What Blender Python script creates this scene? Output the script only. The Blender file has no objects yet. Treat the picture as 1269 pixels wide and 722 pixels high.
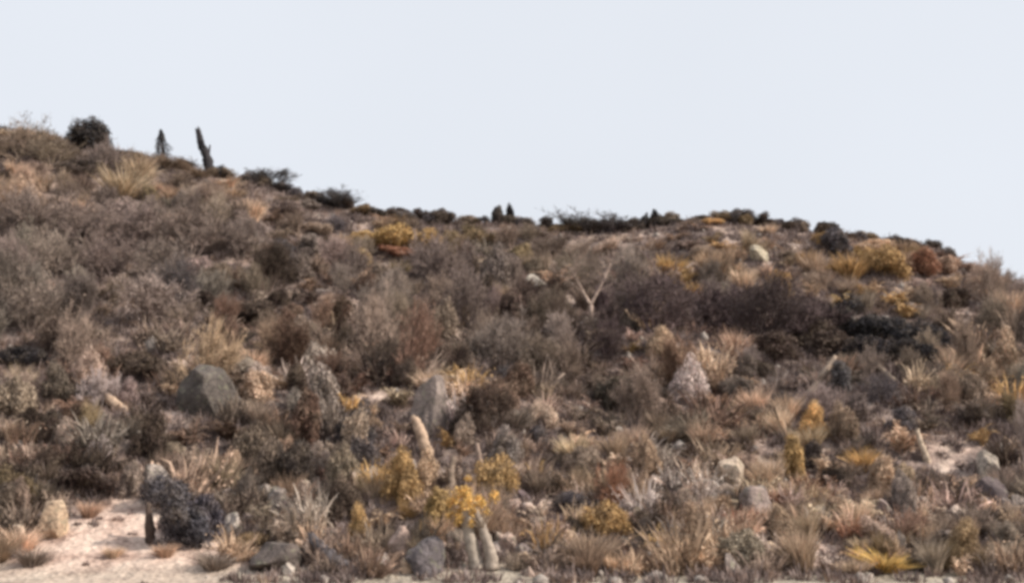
import bpy, math, random
import numpy as np
from mathutils import Vector, Matrix, noise as mnoise

# ------------------------------------------------------------------ camera, sky, sun, exposure
scene = bpy.context.scene
COL = scene.collection
CAM_Z, LENS, PITCH = 1.6, 45.0, math.radians(10.9)
PW, PH = 1269.0, 722.0                      # size of the photograph; pixel positions below are in it
FPX = LENS / 36.0 * PW
cam_d = bpy.data.cameras.new('camera'); cam = bpy.data.objects.new('camera', cam_d); COL.objects.link(cam)
cam_d.lens = LENS; cam_d.sensor_width = 36.0; cam_d.clip_end = 3000.0
cam.location = (0, 0, CAM_Z); cam.rotation_euler = (math.pi / 2 + PITCH, 0, 0)
scene.camera = cam

SUN_EL, SUN_AZ = math.radians(36), math.radians(108)     # azimuth clockwise from +Y: right of the camera and a little behind it
world = bpy.data.worlds.new('World'); scene.world = world; world.use_nodes = True
nt = world.node_tree; nt.nodes.clear()
wo = nt.nodes.new('ShaderNodeOutputWorld'); bg = nt.nodes.new('ShaderNodeBackground')
sky = nt.nodes.new('ShaderNodeTexSky'); sky.sky_type = 'NISHITA'; sky.sun_disc = False
sky.sun_elevation = SUN_EL; sky.sun_rotation = SUN_AZ; sky.dust_density = 6.0; sky.air_density = 1.0
mix = nt.nodes.new('ShaderNodeMix'); mix.data_type = 'RGBA'; mix.inputs['Factor'].default_value = 0.86
cloud = nt.nodes.new('ShaderNodeRGB'); cloud.outputs[0].default_value = (9.2, 9.6, 10.3, 1)   # closed pale cloud layer
cn = nt.nodes.new('ShaderNodeTexNoise'); cn.inputs['Scale'].default_value = 2.2; cn.inputs['Detail'].default_value = 3
ctc = nt.nodes.new('ShaderNodeTexCoord'); cmr = nt.nodes.new('ShaderNodeMapRange'); cmr.inputs['To Min'].default_value = .93; cmr.inputs['To Max'].default_value = 1.05
csc = nt.nodes.new('ShaderNodeVectorMath'); csc.operation = 'SCALE'
nt.links.new(ctc.outputs['Generated'], cn.inputs['Vector']); nt.links.new(cn.outputs['Fac'], cmr.inputs['Value'])
nt.links.new(cloud.outputs[0], csc.inputs[0]); nt.links.new(cmr.outputs[0], csc.inputs['Scale'])
nt.links.new(sky.outputs[0], mix.inputs['A']); nt.links.new(csc.outputs[0], mix.inputs['B'])
nt.links.new(mix.outputs['Result'], bg.inputs['Color']); bg.inputs['Strength'].default_value = 0.0715
nt.links.new(bg.outputs[0], wo.inputs[0])

sun_d = bpy.data.lights.new('sun', 'SUN'); sun = bpy.data.objects.new('sun', sun_d); COL.objects.link(sun)
sun_d.energy = 4.2; sun_d.angle = math.radians(2); sun_d.color = (1.0, 0.925, 0.83)
sdir = Vector((math.sin(SUN_AZ) * math.cos(SUN_EL), math.cos(SUN_AZ) * math.cos(SUN_EL), math.sin(SUN_EL)))
sun.rotation_euler = sdir.to_track_quat('Z', 'Y').to_euler()
sun.location = (0, 20, 60)

vs = scene.view_settings
vs.view_transform = 'Standard'; vs.look = 'None'; vs.exposure = 0.45; vs.gamma = 1.0; vs.use_curve_mapping = False
scene.cycles.filter_width = 3.7             # a soft lens: the photograph is a soft video still
scene.cycles.max_bounces = 5; scene.cycles.diffuse_bounces = 3

R = random.Random(11); NR = np.random.default_rng(11)

# ------------------------------------------------------------------ mesh helpers
def mesh_poly(name, V, F, smooth=False):
    """V (n,3); F (m,k) faces of one size."""
    V = np.asarray(V, dtype=np.float32); F = np.asarray(F, dtype=np.int32)
    me = bpy.data.meshes.new(name)
    me.vertices.add(len(V)); me.vertices.foreach_set('co', V.ravel())
    m, k = F.shape
    me.loops.add(m * k); me.loops.foreach_set('vertex_index', F.ravel())
    me.polygons.add(m); me.polygons.foreach_set('loop_start', np.arange(0, m * k, k, dtype=np.int32))
    me.update(calc_edges=True); me.validate()
    if smooth: me.polygons.foreach_set('use_smooth', np.ones(m, dtype=bool))
    return me

def unit(a):
    return a / np.maximum(np.linalg.norm(a, axis=-1, keepdims=True), 1e-9)

def tubes(P0, P1, R0, R1, sides=4):
    """straight tapered tubes, open ended, vectorised"""
    P0 = np.asarray(P0, float); P1 = np.asarray(P1, float); n = len(P0)
    d = unit(P1 - P0)
    ref = np.where(np.abs(d[:, 2:3]) > .9, np.array([[1., 0, 0]]), np.array([[0, 0, 1.]]))
    u = unit(np.cross(d, ref)); v = np.cross(d, u)
    V = np.zeros((n, 2 * sides, 3))
    for i in range(sides):
        a = 2 * math.pi * i / sides
        o = u * math.cos(a) + v * math.sin(a)
        V[:, i] = P0 + o * np.asarray(R0)[:, None]; V[:, sides + i] = P1 + o * np.asarray(R1)[:, None]
    F = np.array([[i, (i + 1) % sides, sides + (i + 1) % sides, sides + i] for i in range(sides)])
    F = (F[None] + (np.arange(n) * 2 * sides)[:, None, None]).reshape(-1, 4)
    return V.reshape(-1, 3), F

def leaves(C, N, S, aspect=.55, rng=NR):
    """diamond shaped leaves: centres C, normals N, length S"""
    n = len(C); t = unit(rng.normal(size=(n, 3))); a = unit(np.cross(N, t)); b = np.cross(unit(N), a)
    S = np.asarray(S)[:, None]
    V = np.stack([C - a * S * .5, C + b * S * aspect * .5 + N * S * .06, C + a * S * .5, C - b * S * aspect * .5 + N * S * .06], axis=1)
    return V.reshape(-1, 3), np.arange(n * 4).reshape(-1, 4)

def join(parts):
    V, F, o = [], [], 0
    for v, f in parts:
        V.append(v); F.append(f + o); o += len(v)
    return np.concatenate(V), np.concatenate(F)

# ------------------------------------------------------------------ materials (object colour drives hue: one procedural material per substance)
def mat_base(name):
    m = bpy.data.materials.new(name); m.use_nodes = True
    return m, m.node_tree, m.node_tree.nodes['Principled BSDF']

def node(t, kind, **kw):
    n = t.nodes.new(kind)
    for k, v in kw.items(): setattr(n, k, v)
    return n

def vary(t, colour_out, coord_out, scale, lo, hi, detail=3.0):
    """multiply a colour by noise between lo and hi"""
    nz = node(t, 'ShaderNodeTexNoise'); nz.inputs['Scale'].default_value = scale; nz.inputs['Detail'].default_value = detail
    t.links.new(coord_out, nz.inputs['Vector'])
    mr = node(t, 'ShaderNodeMapRange'); mr.inputs['From Min'].default_value = .3; mr.inputs['From Max'].default_value = .7
    mr.inputs['To Min'].default_value = lo; mr.inputs['To Max'].default_value = hi
    t.links.new(nz.outputs['Fac'], mr.inputs['Value'])
    vm = node(t, 'ShaderNodeVectorMath', operation='SCALE')
    t.links.new(colour_out, vm.inputs[0]); t.links.new(mr.outputs[0], vm.inputs['Scale'])
    return vm.outputs[0]

def hue_shift(t, col, coord, scale, amount):
    """drift towards a warmer straw tone in patches"""
    nz = node(t, 'ShaderNodeTexNoise'); nz.inputs['Scale'].default_value = scale; nz.inputs['Detail'].default_value = 2
    t.links.new(coord, nz.inputs['Vector'])
    mr = node(t, 'ShaderNodeMapRange'); mr.inputs['From Min'].default_value = .45; mr.inputs['From Max'].default_value = .7
    mr.inputs['To Max'].default_value = amount
    t.links.new(nz.outputs['Fac'], mr.inputs['Value'])
    mx = node(t, 'ShaderNodeMix', data_type='RGBA'); mx.inputs['B'].default_value = (.38, .295, .215, 1)
    t.links.new(mr.outputs[0], mx.inputs['Factor']); t.links.new(col, mx.inputs['A'])
    return mx.outputs['Result']

def make_foliage(name, lo=.6, hi=1.35, warm=.25, translucent=.25):
    m, t, b = mat_base(name)
    oi = node(t, 'ShaderNodeObjectInfo'); tc = node(t, 'ShaderNodeTexCoord'); ge = node(t, 'ShaderNodeNewGeometry')
    c = vary(t, oi.outputs['Color'], ge.outputs['Position'], 2.2, lo, hi)
    mr = node(t, 'ShaderNodeMapRange'); mr.inputs['To Min'].default_value = .45; mr.inputs['To Max'].default_value = 1.65      # every leaf its own tone
    t.links.new(ge.outputs['Random Per Island'], mr.inputs['Value'])
    vm = node(t, 'ShaderNodeVectorMath', operation='SCALE'); t.links.new(c, vm.inputs[0]); t.links.new(mr.outputs[0], vm.inputs['Scale']); c = vm.outputs[0]
    c = hue_shift(t, c, ge.outputs['Position'], 1.3, warm)
    t.links.new(c, b.inputs['Base Color']); b.inputs['Roughness'].default_value = .85; b.inputs['Specular IOR Level'].default_value = .15
    tr = node(t, 'ShaderNodeBsdfTranslucent'); t.links.new(c, tr.inputs['Color'])
    ms = node(t, 'ShaderNodeMixShader'); ms.inputs[0].default_value = translucent
    out = t.nodes['Material Output']
    t.links.new(b.outputs[0], ms.inputs[1]); t.links.new(tr.outputs[0], ms.inputs[2]); t.links.new(ms.outputs[0], out.inputs['Surface'])
    return m

def make_bark(name):
    m, t, b = mat_base(name)
    oi = node(t, 'ShaderNodeObjectInfo'); tc = node(t, 'ShaderNodeTexCoord')
    c = vary(t, oi.outputs['Color'], tc.outputs['Object'], 5.0, .6, 1.3, 6.0)
    t.links.new(c, b.inputs['Base Color']); b.inputs['Roughness'].default_value = .9; b.inputs['Specular IOR Level'].default_value = .2
    nz = node(t, 'ShaderNodeTexNoise'); nz.inputs['Scale'].default_value = 18; bp = node(t, 'ShaderNodeBump'); bp.inputs['Distance'].default_value = .03
    t.links.new(tc.outputs['Object'], nz.inputs['Vector']); t.links.new(nz.outputs['Fac'], bp.inputs['Height']); t.links.new(bp.outputs[0], b.inputs['Normal'])
    return m

def make_stone(name):
    m, t, b = mat_base(name)
    oi = node(t, 'ShaderNodeObjectInfo'); ge = node(t, 'ShaderNodeNewGeometry')
    c = vary(t, oi.outputs['Color'], ge.outputs['Position'], 1.6, .62, 1.35, 6.0)
    c = vary(t, c, ge.outputs['Position'], 9.0, .75, 1.2, 5.0)
    nz = node(t, 'ShaderNodeTexNoise'); nz.inputs['Scale'].default_value = 3.4; nz.inputs['Detail'].default_value = 6
    t.links.new(ge.outputs['Position'], nz.inputs['Vector'])
    mr = node(t, 'ShaderNodeMapRange'); mr.inputs['From Min'].default_value = .56; mr.inputs['From Max'].default_value = .66; mr.inputs['To Max'].default_value = .55
    t.links.new(nz.outputs['Fac'], mr.inputs['Value'])
    mx = node(t, 'ShaderNodeMix', data_type='RGBA'); mx.inputs['B'].default_value = (.20, .19, .13, 1)      # lichen
    t.links.new(mr.outputs[0], mx.inputs['Factor']); t.links.new(c, mx.inputs['A'])
    vo = node(t, 'ShaderNodeTexVoronoi', feature='DISTANCE_TO_EDGE'); vo.inputs['Scale'].default_value = 1.7
    wp = node(t, 'ShaderNodeMix', data_type='RGBA'); wp.inputs['Factor'].default_value = .25
    t.links.new(ge.outputs['Position'], wp.inputs['A']); t.links.new(nz.outputs['Color'], wp.inputs['B']); t.links.new(wp.outputs['Result'], vo.inputs['Vector'])
    cr = node(t, 'ShaderNodeMapRange'); cr.inputs['From Max'].default_value = .045; cr.inputs['To Min'].default_value = .45
    t.links.new(vo.outputs['Distance'], cr.inputs['Value'])
    ck = node(t, 'ShaderNodeVectorMath', operation='SCALE'); t.links.new(mx.outputs['Result'], ck.inputs[0]); t.links.new(cr.outputs[0], ck.inputs['Scale'])
    t.links.new(ck.outputs[0], b.inputs['Base Color']); b.inputs['Roughness'].default_value = .92
    n2 = node(t, 'ShaderNodeTexNoise'); n2.inputs['Scale'].default_value = 7; n2.inputs['Detail'].default_value = 8
    bp = node(t, 'ShaderNodeBump'); bp.inputs['Distance'].default_value = .12; bp.inputs['Strength'].default_value = .8
    t.links.new(ge.outputs['Position'], n2.inputs['Vector']); t.links.new(n2.outputs['Fac'], bp.inputs['Height']); t.links.new(bp.outputs[0], b.inputs['Normal'])
    return m

def make_ground(name):
    m, t, b = mat_base(name)
    ge = node(t, 'ShaderNodeNewGeometry')
    def nz(scale, detail=5.):
        n = node(t, 'ShaderNodeTexNoise'); n.inputs['Scale'].default_value = scale; n.inputs['Detail'].default_value = detail
        t.links.new(ge.outputs['Position'], n.inputs['Vector']); return n.outputs['Fac']
    def ramp(fac, stops):
        r = node(t, 'ShaderNodeValToRGB'); t.links.new(fac, r.inputs[0])
        while len(r.color_ramp.elements) < len(stops): r.color_ramp.elements.new(.5)
        for e, (p, c) in zip(r.color_ramp.elements, stops): e.position = p; e.color = (*c, 1)
        return r.outputs[0]
    def mixc(f, a, bb):
        x = node(t, 'ShaderNodeMix', data_type='RGBA'); t.links.new(f, x.inputs['Factor'])
        t.links.new(a, x.inputs['A']); t.links.new(bb, x.inputs['B']); return x.outputs['Result']
    earth = ramp(nz(.35), [(.25, (.11, .08, .07)), (.45, (.18, .14, .125)), (.6, (.22, .17, .145)), (.8, (.28, .21, .15))])
    sand = ramp(nz(.75, 9), [(.33, (.26, .18, .145)), (.42, (.42, .30, .245)), (.52, (.54, .405, .335)), (.68, (.64, .51, .42))])
    verge = ramp(nz(1.3, 6), [(.3, (.20, .17, .14)), (.5, (.36, .31, .25)), (.75, (.48, .42, .34))])
    a1 = node(t, 'ShaderNodeAttribute', attribute_name='bare'); a2 = node(t, 'ShaderNodeAttribute', attribute_name='verge')
    c = mixc(a1.outputs['Fac'], earth, sand); c = mixc(a2.outputs['Fac'], c, verge)
    c = vary(t, c, ge.outputs['Position'], 6.0, .7, 1.25, 6.0)
    t.links.new(c, b.inputs['Base Color']); b.inputs['Roughness'].default_value = .97; b.inputs['Specular IOR Level'].default_value = .1
    bp = node(t, 'ShaderNodeBump'); bp.inputs['Distance'].default_value = .25
    t.links.new(nz(3.0, 9), bp.inputs['Height']); t.links.new(bp.outputs[0], b.inputs['Normal'])
    return m

M_LEAF = make_foliage('dry_foliage'); M_TWIG = make_foliage('bare_twigs', .75, 1.2, .15, .1)
M_GRASS = make_foliage('dry_grass', .7, 1.3, .2, .3); M_BARK = make_bark('weathered_bark'); M_STONE = make_stone('lichen_stone')
M_GROUND = make_ground('stony_earth')
def make_under(name):
    """low scrub: mauve, brown, straw and olive plants growing in patches"""
    m, t, b = mat_base(name); ge = node(t, 'ShaderNodeNewGeometry')
    nz = node(t, 'ShaderNodeTexNoise'); nz.inputs['Scale'].default_value = .55; nz.inputs['Detail'].default_value = 4; nz.inputs['Roughness'].default_value = .7
    t.links.new(ge.outputs['Position'], nz.inputs['Vector'])
    r = node(t, 'ShaderNodeValToRGB'); t.links.new(nz.outputs['Fac'], r.inputs[0])
    st = [(.30, (.08, .056, .052)), (.40, (.20, .155, .145)), (.46, (.10, .07, .058)), (.52, (.29, .23, .21)), (.58, (.20, .135, .11)), (.65, (.40, .30, .23)), (.76, (.48, .38, .30))]
    while len(r.color_ramp.elements) < len(st): r.color_ramp.elements.new(.5)
    for e, (p, c) in zip(r.color_ramp.elements, st): e.position = p; e.color = (*c, 1)
    c = vary(t, r.outputs[0], ge.outputs['Position'], 9.0, .65, 1.3, 2.0)
    t.links.new(c, b.inputs['Base Color']); b.inputs['Roughness'].default_value = .9; b.inputs['Specular IOR Level'].default_value = .1
    return m
M_UNDER = make_under('dry_undergrowth')

# ------------------------------------------------------------------ the hill
YF, YC = 44.0, 97.0
# height of the skyline along the ridge as seen in the photograph (pixel x, pixel y)
SKY = [(-500, 120), (-200, 140), (0, 163), (60, 168), (130, 188), (190, 198), (260, 214), (330, 229), (400, 254), (480, 270), (560, 277), (640, 281),
       (700, 288), (780, 286), (860, 280), (920, 279), (1000, 285), (1080, 297), (1150, 308), (1200, 340), (1269, 372), (1500, 425), (1900, 440)]
def pix_ray(px, py):
    a = (px - PW / 2) / FPX; b = (PH / 2 - py) / FPX
    c, s = math.cos(PITCH), math.sin(PITCH)
    return np.array([a, c - b * s, s + b * c])
_rx, _rz = [], []
for px, py in SKY:
    d = pix_ray(px, py); k = YC / d[1]; _rx.append(d[0] * k); _rz.append(CAM_Z + d[2] * k)
def ridge(x): return np.interp(x, _rx, _rz)

def snoise(x, y, s, seed):
    """cheap smooth value noise, vectorised"""
    x = np.asarray(x, float) / s + seed * 17.3; y = np.asarray(y, float) / s + seed * 9.1
    xi, yi = np.floor(x), np.floor(y); fx, fy = x - xi, y - yi
    fx = fx * fx * (3 - 2 * fx); fy = fy * fy * (3 - 2 * fy)
    def h(a, b):
        v = np.sin(a * 127.1 + b * 311.7 + seed * 74.7) * 43758.5453
        return v - np.floor(v)
    return (h(xi, yi) * (1 - fx) + h(xi + 1, yi) * fx) * (1 - fy) + (h(xi, yi + 1) * (1 - fx) + h(xi + 1, yi + 1) * fx) * fy - .5

HOLLOWS = []        # (x, y, rx, ry, depth) filled below, in metres
def ground_z(x, y):
    x = np.asarray(x, float); y = np.asarray(y, float)
    H = ridge(x)
    t = (y - YF) / (YC - YF)
    tt = np.clip(t, -.5, 3.)
    up = H * (.80 * tt + .20 * tt * np.abs(tt))
    flat = H + .02 * (y - YC)
    k = 1.0
    z = -k * np.logaddexp(-up / k, -flat / k) + k * .69 * np.exp(-((y - YC) / 5) ** 2)     # soft minimum, kept at H on the ridge
    z = .35 * np.logaddexp(z / .35, 0.)                                                    # soft maximum with the flat foot
    fade = np.clip(t * 4, 0, 1) * np.clip((1.02 - t) * 6 + .25, .25, 1)
    z = z + fade * (1.5 * snoise(x, y, 9., 1) + .8 * snoise(x, y, 4., 2)) + .18 * snoise(x, y, 1.6, 3) * np.clip(t * 6 + .4, .2, 1)
    for hx, hy, rx, ry, dp in HOLLOWS:
        z = z - dp * np.exp(-((x - hx) / rx) ** 2 - ((y - hy) / ry) ** 2)
    return z

def hit(px, py):
    """where the line of sight through a photo pixel meets the hill"""
    d = pix_ray(px, py)
    ks = np.arange(30., 112., .05) / d[1]
    P = np.stack([d[0] * ks, d[1] * ks, CAM_Z + d[2] * ks], 1)
    below = P[:, 2] < ground_z(P[:, 0], P[:, 1])
    i = int(np.argmax(below)) if below.any() else int(np.argmin(np.abs(P[:, 1] - YC)))
    x, y = P[i, 0], P[i, 1]
    return np.array([x, y, float(ground_z(x, y))])

def project(p):
    v = np.array([p[0], p[1], p[2] - CAM_Z]); c, s = math.cos(PITCH), math.sin(PITCH)
    dep = v[1] * c + v[2] * s; up = -v[1] * s + v[2] * c
    return PW / 2 + v[0] / dep * FPX, PH / 2 - up / dep * FPX, dep

for px, py, rx, ry, dp in ((1085, 415, 5.5, 2.4, 2.3), (860, 400, 6, 2.5, 1.3), (160, 455, 5, 2.0, 1.0), (310, 395, 4, 2, 1.0), (90, 610, 3.4, 1.2, .6)):
    h = hit(px, py); HOLLOWS.append((h[0], h[1], rx, ry, dp))

CLEAR = [(155, 660, 3.3, 4.8), (110, 705, 3.0, 3.6), (245, 695, 2.6, 2.8), (150, 721, 4.0, 3.6)]
CLEARW = [(*hit(px, py)[:2], rx, ry) for px, py, rx, ry in CLEAR]
def bare_mask(x, y):
    x = np.asarray(x, float); m = np.zeros_like(x)
    for cx, cy, rx, ry in CLEARW:
        m = np.maximum(m, 1.35 - np.sqrt(((x - cx) / rx) ** 2 + ((y - cy) / ry) ** 2))
    return np.clip((m - .08 + .8 * snoise(x, y, 1.5, 5) + .5 * snoise(x, y, .5, 6)) * 2.4, 0, 1)

gx = np.concatenate([-np.geomspace(600, 62, 16), np.arange(-60, 60.1, .55), np.geomspace(62, 600, 16)])
gy = np.concatenate([[-200, -60, -20, 0, 12, 22, 30, 36], np.arange(39, 112, .55), np.geomspace(113, 900, 18)])
GX, GY = np.meshgrid(gx, gy); GZ = ground_z(GX, GY)
nx, ny = len(gx), len(gy)
idx = np.arange(nx * ny).reshape(ny, nx)
F = np.stack([idx[:-1, :-1], idx[:-1, 1:], idx[1:, 1:], idx[1:, :-1]], -1).reshape(-1, 4)
me = mesh_poly('hillside', np.stack([GX, GY, GZ], -1).reshape(-1, 3), F, True)
at = me.attributes.new('bare', 'FLOAT', 'POINT'); at.data.foreach_set('value', bare_mask(GX, GY).ravel().astype(np.float32))
vg = (1 - .45 * bare_mask(GX, GY)) * np.clip((46.0 - GY + 1.4 * snoise(GX, GY, 2.5, 8)) * .9, 0, 1)
at = me.attributes.new('verge', 'FLOAT', 'POINT'); at.data.foreach_set('value', vg.ravel().astype(np.float32))
me.materials.append(M_GROUND)
hill = bpy.data.objects.new('hillside', me); COL.objects.link(hill)
hill['kind'] = 'structure'; hill['label'] = 'stony brown hillside rising to the skyline'; hill['category'] = 'hill'

# ------------------------------------------------------------------ plant, stone and wood shapes (unit size, shared by their copies)
def branch_system(rng, stems, spread, height, levels, r0, wander=.18, lean=(0, 0)):
    """returns per level arrays of segments (p0,p1,r0,r1) and the tips"""
    segs = [[] for _ in range(levels)]; tips = []
    def grow(p, d, length, rad, lv):
        n = 4 if lv == 0 else (3 if lv == 1 else 2)
        pts = [p]
        for i in range(n):
            d = unit(d + rng.normal(size=3) * wander + np.array([0, 0, .10]))
            q = pts[-1] + d * length / n
            a, b = rad * (1 - .75 * i / n), rad * (1 - .75 * (i + 1) / n)
            segs[lv].append((pts[-1], q, a, b)); pts.append(q)
            if lv + 1 < levels and (i > 0 or lv > 0):
                for _ in range(2 if lv == 0 else 2):
                    dd = unit(d + rng.normal(size=3) * .62 + np.array([0, 0, .15]))
                    grow(q, dd, length * rng.uniform(.4, .65), b * .65, lv + 1)
        tips.append((pts[-1], d))
    for s in range(stems):
        a = 2 * math.pi * (s + rng.uniform(-.3, .3)) / stems
        tilt = spread * rng.uniform(.25, 1.0)
        d = unit(np.array([math.cos(a) * tilt + lean[0], math.sin(a) * tilt + lean[1], 1.]))
        grow(np.array([math.cos(a) * .05, math.sin(a) * .05, -.12]), d, height * rng.uniform(.75, 1.0), r0 * rng.uniform(.7, 1.1), 0)
    return segs, tips

def seg_mesh(name, S, mat, sides=4):
    V, F = tubes([s[0] for s in S], [s[1] for s in S], [s[2] for s in S], [s[3] for s in S], sides)
    me = mesh_poly(name, V, F); me.materials.append(mat); return me

def fine_twigs(rng, tips, segs, n, ln, rad):
    src = np.array([t[0] for t in tips]); dr = np.array([t[1] for t in tips])
    S = segs[-1]; mids = np.array([(s[0] * .5 + s[1] * .5) for s in S]); dm = unit(np.array([s[1] - s[0] for s in S]))
    src = np.concatenate([src, mids]); dr = np.concatenate([dr, dm])
    i = rng.integers(0, len(src), n)
    d = unit(dr[i] + rng.normal(size=(n, 3)) * .6 + np.array([0, 0, .2])); L = rng.uniform(.5, 1., n)[:, None] * ln
    return tubes(src[i], src[i] + d * L, np.full(n, rad), np.full(n, rad * .4), 3)

def shape_bare_shrub(seed, spread=.9, h=1., fine=1700, stems=9, dry=500):
    """leafless shrub about 1 m tall: stems and a haze of twigs with a few clinging dead leaves"""
    rng = np.random.default_rng(seed)
    segs, tips = branch_system(rng, stems, spread, h, 3, .034)
    stem = seg_mesh('stems', segs[0] + segs[1], M_BARK)
    V1, F1 = fine_twigs(rng, tips, segs, fine, .26, .0065)
    V2, F2 = tubes([s[0] for s in segs[2]], [s[1] for s in segs[2]], [s[2] * 1.2 for s in segs[2]], [s[3] * 1.2 for s in segs[2]], 3)
    i = rng.integers(0, len(V1), dry)
    V3, F3 = leaves(V1[i] + rng.normal(size=(dry, 3)) * .03, unit(rng.normal(size=(dry, 3)) + [0, 0, .6]), rng.uniform(.04, .08, dry), .5, rng)
    V, F = join([(V1, F1), (V2, F2), (V3, F3)])
    tw = mesh_poly('twigs', V, F); tw.materials.append(M_TWIG)
    return [('stems', stem, 1.45 if seed % 2 else .8), ('twigs', tw, 1.)]

def shape_leafy_shrub(seed, clumps=16, per=150, leaf=.085, tall=.9, wide=.62):
    """dense mounded shrub built of leaf clumps"""
    rng = np.random.default_rng(seed)
    C, N, S, ST = [], [], [], []
    for c in range(clumps):
        a = rng.uniform(0, 2 * math.pi); e = math.asin(rng.uniform(.02, 1.)); rr = rng.uniform(.62, 1.05)
        cc = np.array([math.cos(a) * math.cos(e) * wide * rr, math.sin(a) * math.cos(e) * wide * rr, .14 + math.sin(e) * (tall - .3) * rr])
        cr = rng.uniform(.20, .34)
        d = unit(rng.normal(size=(per, 3)) + [0, 0, .35]); rad = cr * rng.uniform(.45, 1.1, per)[:, None]
        C.append(cc + d * rad * [1, 1, .85]); N.append(unit(d + rng.normal(size=(per, 3)) * .5)); S.append(rng.uniform(.6, 1.2, per) * leaf)
        b = np.array([rng.normal() * .04, rng.normal() * .04, -.1]); mid = (b + cc) / 2 + rng.normal(size=3) * .05
        ST += [(b, mid, .02, .014), (mid, cc, .014, .005)]
        for _ in range(3):
            ST.append((cc, cc + unit(rng.normal(size=3) + [0, 0, .5]) * cr * 1.25, .006, .003))
    V, F = leaves(np.concatenate(C), np.concatenate(N), np.concatenate(S), .48, rng)
    fo = mesh_poly('foliage', V, F); fo.materials.append(M_LEAF)
    return [('stems', seg_mesh('stems', ST, M_BARK), .7), ('foliage', fo, 1.)]

def shape_tuft(seed, blades=420):
    """tussock of dead grass about 0.6 m tall"""
    rng = np.random.default_rng(seed)
    a = rng.uniform(0, 2 * math.pi, blades); r = .2 * np.sqrt(rng.uniform(0, 1, blades)); tl = rng.uniform(.05, .8, blades)
    p = np.stack([np.cos(a) * r, np.sin(a) * r, np.full(blades, -.05)], 1)
    d = unit(np.stack([np.cos(a) * tl, np.sin(a) * tl, np.ones(blades)], 1) + rng.normal(size=(blades, 3)) * .12)
    L = rng.uniform(.35, .75, blades)[:, None]; side = unit(np.cross(d, rng.normal(size=(blades, 3)))); w = rng.uniform(.008, .016, blades)[:, None]
    m = p + d * L * .55; e = m + unit(d + np.stack([np.cos(a), np.sin(a), -.35 * np.ones(blades)], 1) * .6) * L * .5
    V = np.stack([p - side * w, p + side * w, m + side * w * .8, m - side * w * .8, e + side * w * .15, e - side * w * .15], 1).reshape(-1, 3)
    F = np.array([[0, 1, 2, 3], [3, 2, 4, 5]])[None] + (np.arange(blades) * 6)[:, None, None]
    me = mesh_poly('blades', V, F.reshape(-1, 4)); me.materials.append(M_GRASS)
    return me

def shape_bracken(seed, fronds=18):
    """clump of dead bracken about 0.8 m tall: arching fronds with paired leaflets"""
    rng = np.random.default_rng(seed); C, N, A, S, ST = [], [], [], [], []
    for f in range(fronds):
        a = rng.uniform(0, 6.283); out = np.array([math.cos(a), math.sin(a), 0.]); L = rng.uniform(.6, 1.05); p = out * rng.uniform(0, .12) + [0, 0, -.05]
        el = rng.uniform(.9, 1.45); side = np.array([-math.sin(a), math.cos(a), 0.]); q = p
        for i in range(11):
            d = out * math.cos(el) + np.array([0, 0, math.sin(el)]); q2 = q + d * L / 11; ST.append((q, q2, .011 * (1 - i / 13), .011 * (1 - (i + 1) / 13)))
            if i > 1:
                w = .30 * L * (1 - (i - 2) / 10.5)
                for s in (-1, 1):
                    ax = unit(side * s + d * .45 + rng.normal(size=3) * .15); C.append(q + ax * w * .5); A.append(ax); N.append(unit(np.cross(side, d) + rng.normal(size=3) * .35)); S.append(w)
            q = q2; el -= rng.uniform(.10, .22)
    C, N, A, S = map(np.array, (C, N, A, S)); b = unit(np.cross(N, A)); S = S[:, None]
    V = np.stack([C - A * S * .5, C + b * S * .16 - A * S * .15, C + A * S * .5 - N * S * .1, C - b * S * .16 - A * S * .15], 1).reshape(-1, 3)
    V, F = join([(V, np.arange(len(V)).reshape(-1, 4)), tubes([q[0] for q in ST], [q[1] for q in ST], [q[2] for q in ST], [q[3] for q in ST], 3)])
    me = mesh_poly('fronds', V, F); me.materials.append(M_LEAF); return me

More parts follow.
